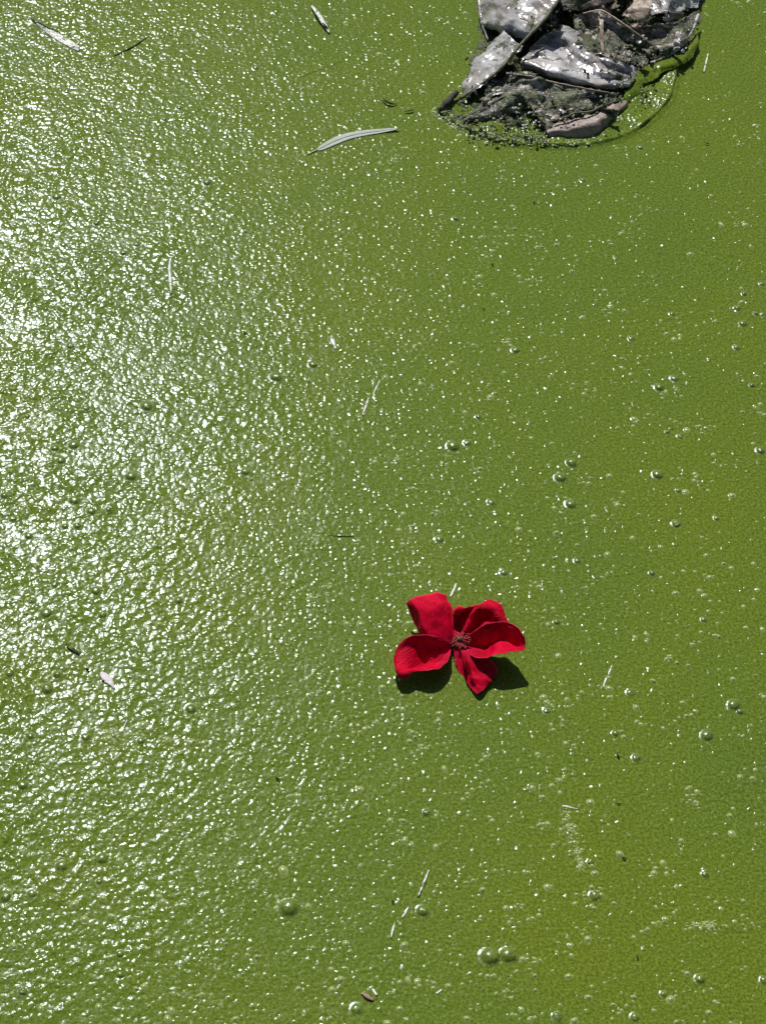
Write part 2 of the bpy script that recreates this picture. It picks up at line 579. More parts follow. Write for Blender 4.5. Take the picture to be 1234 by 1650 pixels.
# stems and wrinkles lying just under the film push it up in thin ridges
for poly, wmm, hmm in (
        ([(478, 124), (500, 115), (545, 98), (580, 75)], 1.3, 0.8),
        ([(605, 60), (625, 45), (640, 30)], 1.0, 0.4),
        ([(140, 458), (165, 440), (182, 426)], 1.2, 0.5),
        ([(908, 1302), (915, 1345), (928, 1380), (936, 1405)], 1.6, 0.6),
        ([(1125, 1350), (1150, 1345), (1180, 1355)], 0.8, 0.4),
        ([(1110, 1500), (1150, 1492), (1190, 1498)], 1.6, 0.6),
        ([(735, 275), (760, 300)], 1.0, 0.3),
        ([(450, 150), (420, 175), (395, 190)], 1.2, 0.35),
        ([(60, 1600), (110, 1560), (150, 1540)], 1.4, 0.5),
        ([(70, 1650), (120, 1610)], 1.6, 0.8)):
    d, run = seg_dist(poly)
    Z += 0.001 * hmm * np.exp(-(d / (wmm * 0.001)) ** 2) * np.sin(np.clip(run, 0.03, 0.97) * math.pi) ** 0.5 * 0.45 * (1 + 0.3 * small)

# the skirt of scum drawn up round the sunken bag
skirt = [z1(*p) for p in ((1022, 225), (1018, 262), (1008, 330), (985, 400), (930, 460), (870, 512),
                          (760, 562), (600, 584), (440, 582), (280, 562), (150, 505), (50, 440))]
d, run = seg_dist(skirt)
bagc = pt(*z1(620, 180))
PD = np.hypot(XX - bagc[0], YY - bagc[1])
SP = pt([p[0] for p in skirt], [p[1] for p in skirt])[:, :2]
ang_g = np.arctan2(YY - bagc[1], XX - bagc[0])
sa = np.unwrap(np.arctan2(SP[:, 1] - bagc[1], SP[:, 0] - bagc[0]))
sr = np.hypot(SP[:, 0] - bagc[0], SP[:, 1] - bagc[1])
o_ = np.argsort(sa)
rr = np.interp(ang_g, sa[o_], sr[o_], left=0, right=0)
inside = np.clip((rr - PD) / 0.0016, 0, 1)
inside = inside * inside * (3 - 2 * inside)
Z += inside * (0.0014 + 0.0004 * slow2 + 0.00010 * hgt) + 0.0006 * np.exp(-((d - 0.0008) / 0.0014) ** 2)

HS = Z.copy()


def water_z(x, y):
    i = min(max(int(round((y - y0) / DY)), 0), nyd - 1)
    j = min(max(int(round((x - x0) / DX)), 0), nxd - 1)
    return float(HS[i, j])


def tail(step):
    out = []; p = 0.0
    while p < 260:
        step *= 1.22; p += step; out.append(p)
    return np.array(out)


tx, ty = tail(DX), tail(DY)
xs = np.concatenate([xd[0] - tx[::-1], xd, xd[-1] + tx])
ys = np.concatenate([yd[0] - ty[::-1], yd, yd[-1] + ty])
nx, ny = len(xs), len(ys)
GX, GY = np.meshgrid(xs, ys)
GZ = np.zeros_like(GX)
tn = len(tx); tm = len(ty)
edge = np.minimum.reduce([np.broadcast_to(np.arange(nxd)[None, :], Z.shape), np.broadcast_to(np.arange(nxd)[::-1][None, :], Z.shape),
                          np.broadcast_to(np.arange(nyd)[:, None], Z.shape), np.broadcast_to(np.arange(nyd)[::-1][:, None], Z.shape)])
fade = np.clip(edge / 25.0, 0, 1)
GZ[tm:tm + nyd, tn:tn + nxd] = Z * fade
FAR = np.ones_like(GX)
FAR[tm:tm + nyd, tn:tn + nxd] = 1 - fade
me = bpy.data.meshes.new("pond_water")
co = np.stack([GX, GY, GZ], -1).reshape(-1, 3).astype(np.float32)
I = np.arange(nx * ny).reshape(ny, nx)
q = np.stack([I[:-1, :-1], I[:-1, 1:], I[1:, 1:], I[1:, :-1]], -1).reshape(-1, 4).astype(np.int32)
me.vertices.add(len(co)); me.vertices.foreach_set('co', co.ravel())
me.loops.add(q.size); me.loops.foreach_set('vertex_index', q.ravel())
me.polygons.add(len(q)); me.polygons.foreach_set('loop_start', np.arange(0, q.size, 4, dtype=np.int32))
me.polygons.foreach_set('use_smooth', np.ones(len(q), bool))
at = me.attributes.new('far', 'FLOAT', 'POINT')
at.data.foreach_set('value', FAR.ravel().astype(np.float32))
LUM = np.zeros_like(GX)
LUM[tm:tm + nyd, tn:tn + nxd] = leftness ** 1.3 * np.clip(1 + 0.35 * slow2, 0.2, 1.8)
LUM[:, :tn] = LUM[:, tn:tn + 1]; LUM[:tm] = LUM[tm]; LUM[tm + nyd:] = LUM[tm + nyd - 1]
at = me.attributes.new('lumpy', 'FLOAT', 'POINT')
at.data.foreach_set('value', LUM.ravel().astype(np.float32))
me.update(calc_edges=True)
me.materials.append(M_FILM)
pond = bpy.data.objects.new("pond_water", me)
COL.objects.link(pond)
props(pond, "still pond surface covered by a continuous green film of algae", "pond water", None, 'structure')

# ------------------------------------------------------------------ crumpled bag
bag = empty("crumpled_bag", pt(*z1(620, 200)))
props(bag, "crumpled grey plastic bag caked with algae, half sunk at the top edge", "plastic bag")

# heap of caked folds below the flaps, its dark colour painting the shaded gaps
out = [z1(*p) for p in ((70, 440), (170, 500), (300, 552), (450, 572), (600, 568), (720, 545), (810, 440), (880, 350), (960, 250),
                        (1080, 150), (1105, 40), (1110, -120), (1000, -230), (760, -280), (480, -260), (260, -180), (228, -60),
                        (228, 60), (235, 160), (190, 300), (150, 385))]
OP = pt([p[0] for p in out], [p[1] for p in out])[:, :2]
c0 = OP.mean(0)
oa = np.arctan2(OP[:, 1] - c0[1], OP[:, 0] - c0[0]); orad = np.hypot(*(OP - c0).T)
oi = np.argsort(oa)
nr, na = 150, 420
A_ = np.linspace(-math.pi, math.pi, na, endpoint=False)
RR = np.interp(A_, oa[oi], orad[oi], period=2 * math.pi)
RR = RR * (1 + 0.012 * np.sin(A_ * 23) + 0.010 * np.sin(A_ * 41 + 1))
S_ = np.linspace(0.02, 1.0, nr)
hx = c0[0] + S_[:, None] * RR * np.cos(A_); hy = c0[1] + S_[:, None] * RR * np.sin(A_)
P3 = np.stack([hx, hy, np.zeros_like(hx)], -1)
prof = np.clip((1 - S_[:, None]) / 0.35, 0, 1) ** 0.7
rough_h = fbm(P3, 3, 60, 4) * 0.4 + 1.5 * (0.35 - np.abs(fbm(P3, 4, 70, 2))) + 0.8 * (0.3 - np.abs(fbm(P3, 8, 170, 2)))
hz = -0.0015 + prof * (0.0032 + 0.0048 * rough_h) + 0.0016 * (1 - prof) + 0.0007 * fbm(P3, 5, 300, 2)
V = np.stack([hx, hy, hz], -1).reshape(-1, 3)
V = np.concatenate([V, [[c0[0], c0[1], hz[0].mean()]]])
fs = []
for i in range(nr - 1):
    for j in range(na):
        a, b = i * na + j, i * na + (j + 1) % na
        fs.append((a, b, b + na, a + na)[::-1])
for j in range(na):
    fs.append((len(V) - 1, j, (j + 1) % na))
mesh_obj("caked_heap", V, fs, M_MUCK_SHADE, bag)

FLAPS = [
    ("fold", M_SILVER, 0.0006, [
        [(225, -110, 3), (300, -120, 12), (380, -125, 16), (460, -120, 18), (560, -115, 14)],
        [(225, -60, 5), (300, -70, 16), (380, -75, 21), (460, -70, 24), (558, -70, 22)],
        [(228, 0, 4), (300, -10, 17), (380, -15, 23), (460, -10, 27), (540, -8, 28)],
        [(235, 50, 4), (300, 40, 17), (370, 40, 22), (440, 35, 25), (514, 35, 28)],
        [(242, 88, 4), (300, 92, 14), (360, 108, 18), (420, 105, 22), (483, 78, 26)],
        [(262, 108, 2), (310, 124, 8), (365, 143, 12), (405, 153, 16), (445, 120, 22)]]),
    ("fold", M_SILVER, 0.0008, [
        [(318, 128, 9), (330, 126, 13), (345, 140, 15), (365, 160, 17), (392, 172, 20)],
        [(255, 195, 3), (285, 190, 9), (310, 195, 12), (335, 205, 14), (365, 212, 17)],
        [(205, 245, 2), (235, 245, 6), (262, 255, 9), (285, 264, 11), (312, 275, 14)],
        [(180, 320, 1), (195, 318, 4), (210, 325, 6), (225, 332, 8), (242, 342, 9)],
        [(165, 385, 0), (168, 385, 2), (172, 386, 3), (178, 386, 4), (186, 385, 5)]]),
    ("fold", M_SILVER, 0.0005, [
        [(470, 150, 2), (525, 108, 5), (590, 110, 9), (670, 165, 11), (760, 225, 10), (855, 268, 6)],
        [(445, 175, 6), (505, 140, 11), (575, 148, 14), (655, 195, 9), (750, 245, 12), (858, 282, 5)],
        [(430, 190, 8), (490, 168, 8), (560, 180, 9), (648, 222, 13), (742, 268, 8), (860, 298, 5)],
        [(412, 212, 12), (475, 200, 15), (552, 215, 11), (638, 250, 10), (735, 288, 13), (855, 307, 4)],
        [(400, 230, 12), (462, 230, 13), (545, 255, 16), (630, 283, 11), (722, 310, 9), (846, 318, 5)],
        [(393, 248, 11), (460, 266, 15), (545, 293, 16), (625, 318, 14), (705, 335, 11), (825, 334, 5)],
        [(400, 266, 5), (470, 296, 7), (545, 318, 8), (620, 338, 7), (695, 353, 5), (810, 346, 2)]]),
    ("fold", M_MOSSY, 0.0016, [
        [(335, 288, 12), (420, 298, 13), (500, 318, 12), (600, 340, 11), (700, 359, 9), (775, 370, 4)],
        [(320, 315, 8), (400, 335, 11), (490, 352, 8), (590, 372, 9), (690, 384, 5), (770, 385, 3)],
        [(265, 380, 6), (370, 388, 9), (480, 408, 5), (580, 425, 7), (680, 418, 6), (780, 395, 2)],
        [(200, 440, 2), (340, 445, 3), (460, 462, 4), (570, 472, 2), (670, 450, 3), (780, 405, 1)]]),
    ("fold", M_BROWN, 0.0004, [
        [(490, 505, 3), (580, 478, 5), (680, 450, 6), (760, 415, 6), (810, 398, 3)],
        [(500, 525, 4), (590, 508, 6), (690, 488, 7), (765, 448, 6), (812, 410, 3)],
        [(515, 550, 0), (600, 555, 0), (690, 538, 0), (762, 478, 0), (818, 428, -1)]]),
    ("fold", M_MUDDY, 0.0021, [
        [(600, 65, 13), (650, 50, 17), (720, 45, 20), (800, 95, 19), (870, 145, 14), (935, 190, 8)],
        [(605, 100, 12), (660, 95, 13), (720, 103, 14), (790, 133, 14), (850, 173, 11), (925, 203, 6)],
        [(620, 150, 9), (680, 150, 10), (730, 165, 11), (780, 193, 10), (840, 213, 8), (915, 225, 3)],
        [(650, 215, 6), (700, 232, 9), (740, 262, 8), (790, 262, 7), (850, 242, 5), (905, 236, 2)]]),
    ("fold", M_MUDDY, 0.0008, [
        [(730, 55, 9), (830, 102, 12), (920, 93, 15), (1010, 83, 16), (1095, 36, 10)],
        [(800, 90, 6), (870, 128, 8), (940, 123, 9), (1010, 113, 13), (1099, 60, 9)],
        [(870, 140, 5), (910, 160, 6), (960, 160, 8), (1020, 148, 12), (1078, 118, 8)],
        [(930, 185, 4), (942, 195, 7), (970, 192, 9), (1012, 184, 10), (1048, 165, 4)],
        [(938, 240, 2), (952, 232, 4), (972, 222, 4), (996, 210, 3), (1022, 190, 1)]]),
    ("fold", M_MUDDY, 0.0009, [
        [(545, -120, 12), (640, -140, 16), (740, -140, 16), (850, -130, 12)],
        [(548, -40, 19), (620, -45, 21), (700, -45, 20), (800, -40, 17)],
        [(552, 0, 19), (620, -5, 18), (690, 3, 17), (790, -10, 15)],
        [(558, 40, 14), (610, 44, 13), (662, 33, 11), (742, 10, 9)]]),
    ("fold", M_SILVER, 0.0010, [
        [(880, -170, 10), (1000, -160, 10), (1110, -110, 3)],
        [(900, -60, 15), (1000, -70, 18), (1112, -60, 6)],
        [(905, 5, 14), (1000, 5, 16), (1108, -10, 6)],
        [(915, 62, 10), (1000, 52, 12), (1098, 28, 6)]]),
    ("scrap", M_TAN, 0.0005, [
        [(850, -30, 17), (885, -32, 20), (918, -20, 23)],
        [(830, 30, 15), (870, 26, 19), (912, 22, 22)],
        [(800, 66, 11), (845, 78, 14), (895, 88, 14)]]),
    ("scrap", M_TAN, 0.0004, [
        [(630, 22, 17), (680, 2, 21), (760, -8, 22)],
        [(640, 40, 15), (690, 22, 19), (770, 2, 20)]]),
    ("scrap", M_TAN, 0.0003, [
        [(700, 60, 20), (704, 100, 19), (708, 150, 16), (712, 215, 12)],
        [(716, 58, 20), (718, 100, 19), (722, 150, 16), (724, 210, 12)]]),
    ("scrap", M_MUDDY, 0.0004, [
        [(340, 292, 14), (390, 285, 14), (455, 292, 15)],
        [(345, 302, 13), (395, 296, 14), (450, 299, 14)]]),
    ("algae_strip", M_WET, 0.0007, [
        [(790, 395, 3), (850, 290, 4), (900, 258, 4.5), (980, 232, 4.5), (1060, 175, 5), (1098, 132, 4.5)],
        [(800, 405, 3), (868, 318, 3.6), (925, 272, 4.5), (1000, 252, 5), (1072, 198, 5), (1100, 158, 4.5)],
        [(815, 415, 1), (890, 340, 2), (950, 290, 3), (1022, 262, 3.4), (1080, 222, 3.6), (1102, 175, 3)]]),
    ("mossy_scrap", M_MUCK_SHADE, 0.0012, [
        [(620, 135, 12), (650, 128, 13), (690, 140, 12)],
        [(612, 185, 10), (655, 190, 12), (700, 200, 11)],
        [(630, 225, 8), (670, 236, 9), (705, 232, 9)]]),
    ("fold", M_MOSSY, 0.0008, [
        [(160, 465, 3), (240, 430, 5), (320, 385, 9), (395, 365, 12)],
        [(170, 478, 3), (250, 455, 5), (330, 420, 8), (400, 385, 10)],
        [(190, 488, 0), (270, 482, 1), (345, 455, 2), (405, 420, 4)]]),
    ("fold", M_MOSSY, 0.0008, [
        [(395, 370, 12), (430, 420, 9), (470, 480, 6), (495, 530, 3)],
        [(425, 375, 10), (460, 425, 8), (495, 475, 5), (515, 520, 3)],
        [(450, 385, 7), (485, 425, 5), (515, 465, 4), (530, 505, 2)]]),
]
for i, (nm, mt, cr, rows) in enumerate(FLAPS):
    patch(nm, rows, z1, mt, bag, 56, 64, 0.00018, cr * (1.5 if mt is M_SILVER else 0.35 if mt is M_WET else 0.9), 120, 20 + i, ragged=0.0004 if mt is not M_SILVER else 0.0002, crisp=0.55 if mt is M_SILVER else 0.3, folds=14, wavy=0.0011)


def zt(pts):
    return [(*z1(a, b), c) for a, b, c in pts]


tube("rolled_edge", zt([(548, -10, 29), (515, 35, 29), (482, 80, 27), (400, 166, 22), (345, 232, 17), (300, 282, 14), (225, 340, 9), (150, 392, 4)]),
     [0.0012, 0.0013, 0.0010, 0.0011, 0.0009, 0.0012], M_EDGE, bag, wob=0.12, seed=1, n=44)
tube("rolled_edge", zt([(640, 52, 17), (680, 44, 19), (720, 43, 21), (800, 93, 20), (870, 143, 15), (935, 190, 8)]),
     [0.0006, 0.0009, 0.0007, 0.0006, 0.0003], M_TAN, bag, wob=0.12, seed=2, n=40)
tube("rolled_edge", zt([(335, 290, 13), (420, 300, 14), (500, 320, 13), (600, 341, 12), (700, 360, 10), (775, 370, 4)]),
     [0.0006, 0.0005, 0.0004, 0.0005, 0.0003], M_TAN, bag, wob=0.3, seed=3, n=40)
tube("rolled_edge", zt([(160, 466, 4), (240, 430, 6), (320, 386, 10), (396, 366, 13)]), [0.0003, 0.0004, 0.0005, 0.0003], M_EDGE, bag, wob=0.3, seed=6)
tube("rolled_edge", zt([(396, 370, 13), (432, 420, 10), (472, 480, 7), (497, 530, 3)]), [0.0003, 0.0004, 0.0004, 0.0002], M_EDGE, bag, wob=0.3, seed=7)
tube("rolled_edge", zt([(505, 482, 7), (560, 468, 8), (610, 448, 9), (670, 442, 9), (720, 418, 8), (800, 392, 4)]), [0.0004, 0.0008, 0.0005, 0.0008, 0.0004], M_EDGE, bag, wob=0.3, seed=9, n=34)
tube("rolled_edge", zt([(225, -60, 5), (228, 30, 4), (240, 90, 3), (262, 160, 1)]), [0.0012, 0.001, 0.0012, 0.0006], M_SILVER, bag, wob=0.2, seed=4)
tube("rolled_edge", zt([(940, 238, 4), (985, 215, 6), (1040, 165, 8), (1075, 120, 9), (1098, 55, 10)]), [0.0008, 0.0014, 0.001, 0.001], M_SILVER, bag, wob=0.25, seed=5)

# loose crumpled tatters of the same sheet, layered between the big folds
TAT = [((600, 900), (60, 240), 9, 14), ((280, 740), (330, 450), 12, 9), ((580, 1060), (-40, 60), 8, 18), ((430, 550), (80, 170), 3, 9),
       ((880, 1050), (90, 200), 5, 11)]
ti = 0
for (xa, xb), (ya, yb), cnt, hm in TAT:
    for _ in range(cnt):
        cx, cy = R.uniform(xa, xb), R.uniform(ya, yb)
        ang = R.gauss(0.35, 0.8); L = R.uniform(25, 60); wd = R.uniform(16, 34)
        h0 = hm * R.uniform(0.45, 0.85); tilt = R.uniform(-2, 2); roll = R.uniform(-4.5, 1.5)
        rows = []
        for u in (-1, -0.35, 0.3, 1):
            row = []
            for v in (-1, -0.2, 0.4, 1):
                wv = wd * R.uniform(0.6, 1.15)
                row.append((cx + u * L * math.cos(ang) * R.uniform(.8, 1.1) - v * wv * math.sin(ang), cy + u * L * math.sin(ang) * 0.8 + v * wv * math.cos(ang) * 0.8,
                            h0 + roll * v + tilt * u + R.gauss(0, 1.1)))
            rows.append(row)
        mt = R.choices((M_SILVER, M_MUDDY, M_CAKED, M_BROWN), (0.34, 0.30, 0.26, 0.10))[0]
        patch("tatter", rows, z1, mt, bag, 22, 22, 0.00012, 0.0006, 170, 300 + ti, ragged=0.0003, crisp=0.75, folds=6, wavy=0.0012)
        ti += 1

# crumbs of scum and torn scraps stuck all over the bag: too many to count
cv, cf, cm = [], [], []
zones = [((620, 930), (60, 260), 230, 16), ((250, 800), (310, 500), 420, 10), ((180, 520), (440, 560), 150, 4), ((400, 540), (-40, 130), 90, 25),
         ((540, 1090), (-60, 60), 150, 17), ((780, 930), (300, 420), 50, 4), ((170, 420), (150, 400), 90, 9), ((900, 1080), (60, 230), 60, 12),
         ((640, 850), (190, 320), 70, 17)]
band = [(60, 435), (150, 492), (280, 548), (440, 568), (600, 570), (740, 548)]
jobs = [(R.uniform(*zx), R.uniform(*zy), hm, 0) for zx, zy, cnt, hm in zones for _ in range(cnt)]
for _ in range(620):
    t = R.random() * 4.99; kk = int(t); f = t - kk
    jobs.append((band[kk][0] * (1 - f) + band[kk + 1][0] * f + R.gauss(0, 9), band[kk][1] * (1 - f) + band[kk + 1][1] * f - abs(R.gauss(0, 17)), 3.2, 1))
if True:
    for jx, jy, hm, fine_ in jobs:
        if 495 < jx < 815 and jy > 515 - 0.42 * (jx - 495) and R.random() < 0.9:
            continue            # the smooth brown fold stays bare
        a, b = z1(jx, jy)
        c = pt(a, b, 0.001 * hm * R.uniform(0.55, 1.0))
        s = 0.001 * ((0.45 + 1.5 * R.random() ** 2.5) if not fine_ else R.uniform(0.35, 0.8))
        nrm = Vector((R.gauss(0, .5), R.gauss(0, .5), 1)).normalized()
        t1 = nrm.orthogonal().normalized(); t2 = nrm.cross(t1)
        k = R.choice((4, 5, 6)); base = len(cv)
        asp = R.uniform(0.35, 1); ph = R.random() * 6.3
        for lay in (0.0, 1.0):
            for j in range(k):
                t = ph + j * 6.283 / k
                r = s * R.uniform(0.6, 1.2) * (1 - 0.25 * lay)
                v = Vector(c) + t1 * (r * math.cos(t)) + t2 * (r * asp * math.sin(t)) + nrm * (lay * s * 0.45)
                cv.append(v[:])
        cf.append([base + k + j for j in range(k)])
        for j in range(k):
            cf.append([base + j, base + (j + 1) % k, base + k + (j + 1) % k, base + k + j])
        mi = R.choices((0, 4, 1), (0.45, 0.43, 0.12))[0] if fine_ else R.choices((0, 1, 2, 3), (0.55, 0.22, 0.16, 0.07) if hm < 8 else (0.40, 0.26, 0.18, 0.16))[0]
        cm += [mi] * (k + 1)
crumbs = mesh_obj("algae_crumbs", cv, cf, simple("crumb_green", (0.05, 0.065, 0.015), (0.17, 0.21, 0.06), 500, 0.6), bag, smooth=False)
for m in (simple("crumb_grey", (0.30, 0.29, 0.27), (0.62, 0.60, 0.57), 500, 0.35), M_TAN, M_TWIG, simple("crumb_pale", (0.30, 0.34, 0.14), (0.52, 0.56, 0.36), 500, 0.4)):
    crumbs.data.materials.append(m)
crumbs.data.polygons.foreach_set('material_index', cm)
props(crumbs, kind='stuff')


def thing_tube(name, pts, radii, mat, label, cat, group=None, **kw):
    o = tube(name, pts, radii, mat, None, origin=pt(pts[0][0], pts[0][1]), **kw)
    return props(o, label, cat, group)


def sliver(name, line, widths, mat, label, cat, h=0.6, group=None, curl=0.0, seed=0, n=22, thick=0.0004, conv=px_id):
    """flat leaf-like strip along a pixel polyline; widths in mm"""
    L = [(*conv(p[0], p[1]), p[2] if len(p) > 2 else h) for p in line]
    c = catmull(np.array(L, float), n)
    P = pt(c[:, 0], c[:, 1], c[:, 2] * 0.001)
    T = np.gradient(P, axis=0); T[:, 2] = 0
    S = np.stack([-T[:, 1], T[:, 0], np.zeros(n)], -1); S /= np.linalg.norm(S, axis=1, keepdims=True) + 1e-9
    w = np.interp(np.linspace(0, 1, n), np.linspace(0, 1, len(widths)), widths) * 0.001
    rg = np.random.default_rng(seed); w = w * (1 + 0.08 * rg.normal(size=n))
    vv = np.linspace(-1, 1, 7)
    G = P[:, None] + S[:, None] * (w[:, None, None] * 0.5 * vv[None, :, None])
    G[..., 2] += (w[:, None] * 0.5) * curl * (vv[None, :] ** 2)
    G[..., 2] += 0.00022 * fbm(G, seed + 3, 220, 3)
    V, Fc, uv = solid(G, thick)
    o = mesh_obj(name, V, Fc, mat, None, uv=uv, origin=P[0])
    return props(o, label, cat, group)


thing_tube("twig", zt([(138, 364, 5), (118, 385, 4.5), (95, 412, 4), (72, 436, 2.5)]), [0.0021, 0.0024, 0.0022, 0.0014], M_TWIG,
           "short dark broken twig poking out at the bag's lower left corner", "twig", wob=0.12, seed=8, seg=7, n=14)

# ------------------------------------------------------------------ red flower
fl = empty("red_flower", pt(*z2(620, 500)))
props(fl, "red rose-like flower with five curled petals floating on green scum", "flower")
PET = [
    # upper left petal
    [[(510, 470, 5), (524, 471, 5.5), (540, 468, 6), (556, 462, 5.5), (568, 448, 4.5)],
     [(400, 450, 7), (438, 452, 9), (488, 415, 9.5), (535, 390, 8.5), (572, 370, 5.5)],
     [(335, 390, 5), (362, 350, 12), (425, 300, 13), (510, 285, 11.5), (577, 270, 7)],
     [(298, 300, 5), (325, 235, 14), (395, 205, 15.5), (485, 190, 14), (562, 190, 9)],
     [(236, 186, 11), (268, 160, 13), (355, 130, 14), (450, 114, 12.5), (522, 122, 9)]],
    # upper right petal, rumpled
    [[(585, 420, 4), (610, 415, 4), (640, 410, 4), (670, 408, 4.5), (690, 415, 4)],
     [(566, 345, 2), (630, 348, 2), (690, 315, 8), (725, 350, 3), (770, 410, 6)],
     [(562, 275, 4), (640, 268, 5), (715, 248, 12), (760, 290, 6), (860, 375, 7)],
     [(572, 248, 10), (680, 218, 12), (765, 200, 12), (860, 235, 11), (945, 350, 8)],
     [(590, 236, 9.5), (710, 196, 11), (840, 166, 9.5), (915, 198, 9), (976, 350, 6.5)]],
    # right petal: high far edge, low valley, turned-up near rim
    [[(665, 430, 6), (662, 458, 5), (660, 488, 4), (668, 510, 5), (672, 535, 5)],
     [(735, 375, 11), (760, 425, 8), (790, 497, 2.5), (750, 532, 7), (730, 574, 9)],
     [(820, 328, 14), (840, 395, 10), (850, 498, 3), (825, 540, 8), (790, 586, 10)],
     [(935, 318, 15), (930, 370, 11.5), (917, 450, 7), (900, 500, 10.5), (880, 552, 13.5)],
     [(1025, 355, 18), (1022, 400, 15), (1000, 479, 9), (985, 500, 12), (965, 531, 14.5)],
     [(1076, 420, 18), (1082, 455, 16), (1082, 492, 14.5), (1082, 502, 14.5), (1074, 512, 14.5)]],
    # bottom petal with a lit ridge
    [[(575, 505, 4), (600, 505, 4.5), (640, 510, 5.5), (675, 515, 5.5), (690, 525, 5)],
     [(590, 620, 2), (635, 612, 2.5), (672, 600, 6.5), (735, 600, 5.5), (815, 568, 3)],
     [(640, 700, 1.2), (665, 690, 1.8), (692, 655, 6), (770, 650, 5), (872, 622, 2.5)],
     [(690, 780, 1.4), (705, 770, 2), (718, 735, 5), (795, 715, 4.5), (884, 686, 2.2)],
     [(735, 818, 3), (748, 818, 3.4), (765, 814, 3.6), (795, 798, 3.2), (845, 742, 2)]],
    # lower left petal: high far edge, low valley, turned-up near rim
    [[(560, 470, 5), (565, 485, 4), (560, 505, 3), (560, 530, 5), (556, 556, 7)],
     [(470, 425, 10), (460, 490, 5), (455, 612, 2), (475, 630, 5), (500, 632, 8)],
     [(370, 405, 12), (345, 470, 8), (382, 606, 2), (395, 632, 5.5), (415, 664, 9)],
     [(265, 418, 12.5), (240, 490, 9), (285, 648, 4), (292, 662, 6.5), (300, 678, 7)],
     [(190, 480, 10), (172, 540, 8.5), (190, 665, 7), (212, 690, 7), (240, 708, 5.5)],
     [(158, 560, 8), (152, 600, 7), (164, 650, 6), (188, 700, 5), (206, 716, 5)]],
]
PCR = (0.0006, 0.0009, 0.0006, 0.0008, 0.0006)
for i, rows in enumerate(PET):
    patch("petal", rows, z2, M_PETAL, fl, 46, 46, 0.00022, PCR[i], 95, 60 + i, ragged=0.00006, crisp=0.7, folds=7, wavy=0.0004)
# curled little inner petal fold in front of the heart
patch("petal", [[(640, 545, 5), (652, 552, 7), (668, 548, 5)], [(640, 600, 5), (655, 605, 7.5), (668, 600, 6)],
                [(652, 640, 5), (660, 650, 7), (667, 645, 6)]], z2, M_PETAL, fl, 14, 10, 0.0003, 0.0001, 90, 77)
# heart: receptacle, pistil, stamens
hc = pt(*z2(618, 470), 0.004)
V, fs = [], []
for i in range(9):
    ph = i / 8 * math.pi * 0.5
    for j in range(16):
        t = j / 16 * 6.283
        V.append((hc[0] + 0.0042 * math.cos(ph) * math.cos(t), hc[1] + 0.0042 * math.cos(ph) * math.sin(t), 0.0045 + 0.0025 * math.sin(ph) - (0.0052 if i == 0 else 0)))
for i in range(8):
    for j in range(16):
        a, b = i * 16 + j, i * 16 + (j + 1) % 16
        fs.append((a, b, b + 16, a + 16))
mesh_obj("receptacle", V, fs, M_CALYX, fl)
V, fs = [], []
for i in range(5):
    for j in range(10):
        t = j / 10 * 6.283; ph = i / 4 * 1.5
        r = 0.0016 * math.cos(ph) * (1 + 0.2 * math.sin(j * 5.1 + i))
        V.append((hc[0] + r * math.cos(t), hc[1] + r * math.sin(t), 0.0068 + 0.0017 * math.sin(ph)))
for i in range(4):
    for j in range(10):
        a, b = i * 10 + j, i * 10 + (j + 1) % 10
        fs.append((a, b, b + 10, a + 10))
mesh_obj("pistil", V, fs, M_PISTIL, fl)


def stamen(ang, reach, rise):
    c = np.array([hc[0], hc[1], 0.0058])
    d = np.array([math.cos(ang), math.sin(ang), 0])
    k = R.uniform(-0.6, 0.6)
    e = np.array([-math.sin(ang), math.cos(ang), 0])
    P = [c + d * 0.0012, c + d * (reach * 0.55) + e * k * 0.0006 + [0, 0, rise * 0.8], c + d * reach + e * k * 0.0018 + [0, 0, rise]]
    P = catmull(np.array(P), 6)
    V, fs = [], []
    for i, p in enumerate(P):
        T = P[min(i + 1, 5)] - P[max(i - 1, 0)]; T /= np.linalg.norm(T)
        A = np.cross(T, e + [0, 0, 0.3]); A /= np.linalg.norm(A); B = np.cross(T, A)
        for j in range(5):
            t = j * 6.283 / 5
            V.append(p + 0.00020 * (math.cos(t) * A + math.sin(t) * B))
    for i in range(5):
        for j in range(5):
            a, b = i * 5 + j, i * 5 + (j + 1) % 5
            fs.append((a, b, b + 5, a + 5))
    st = mesh_obj("stamen", V, fs, M_STAMEN, fl)
    q = P[-1]
    V, fs = [], []
    for i in range(5):
        ph = -1.5 + i * 0.75
        for j in range(6):
            t = j * 6.283 / 6
            V.append(q + 0.00030 * (math.cos(ph) * (math.cos(t) * d + 0.8 * math.sin(t) * np.array([0, 0, 1])) + 1.5 * math.sin(ph) * e))
    for i in range(4):
        for j in range(6):
            a, b = i * 6 + j, i * 6 + (j + 1) % 6
            fs.append((a, b, b + 6, a + 6))
    o = mesh_obj("anther", V, fs, M_ANTHER, None)
    o.parent = st
    o.location = -np.array(fl.location)
    return st


for i in range(58):
    stamen(i * 2.39996 + R.uniform(-.3, .3), R.uniform(0.0014, 0.0052), R.uniform(0.0, 0.0018))

# ------------------------------------------------------------------ pale leaf
def z5(x, y):
    return 480 + x / 5.142, 130 + y / 5.142


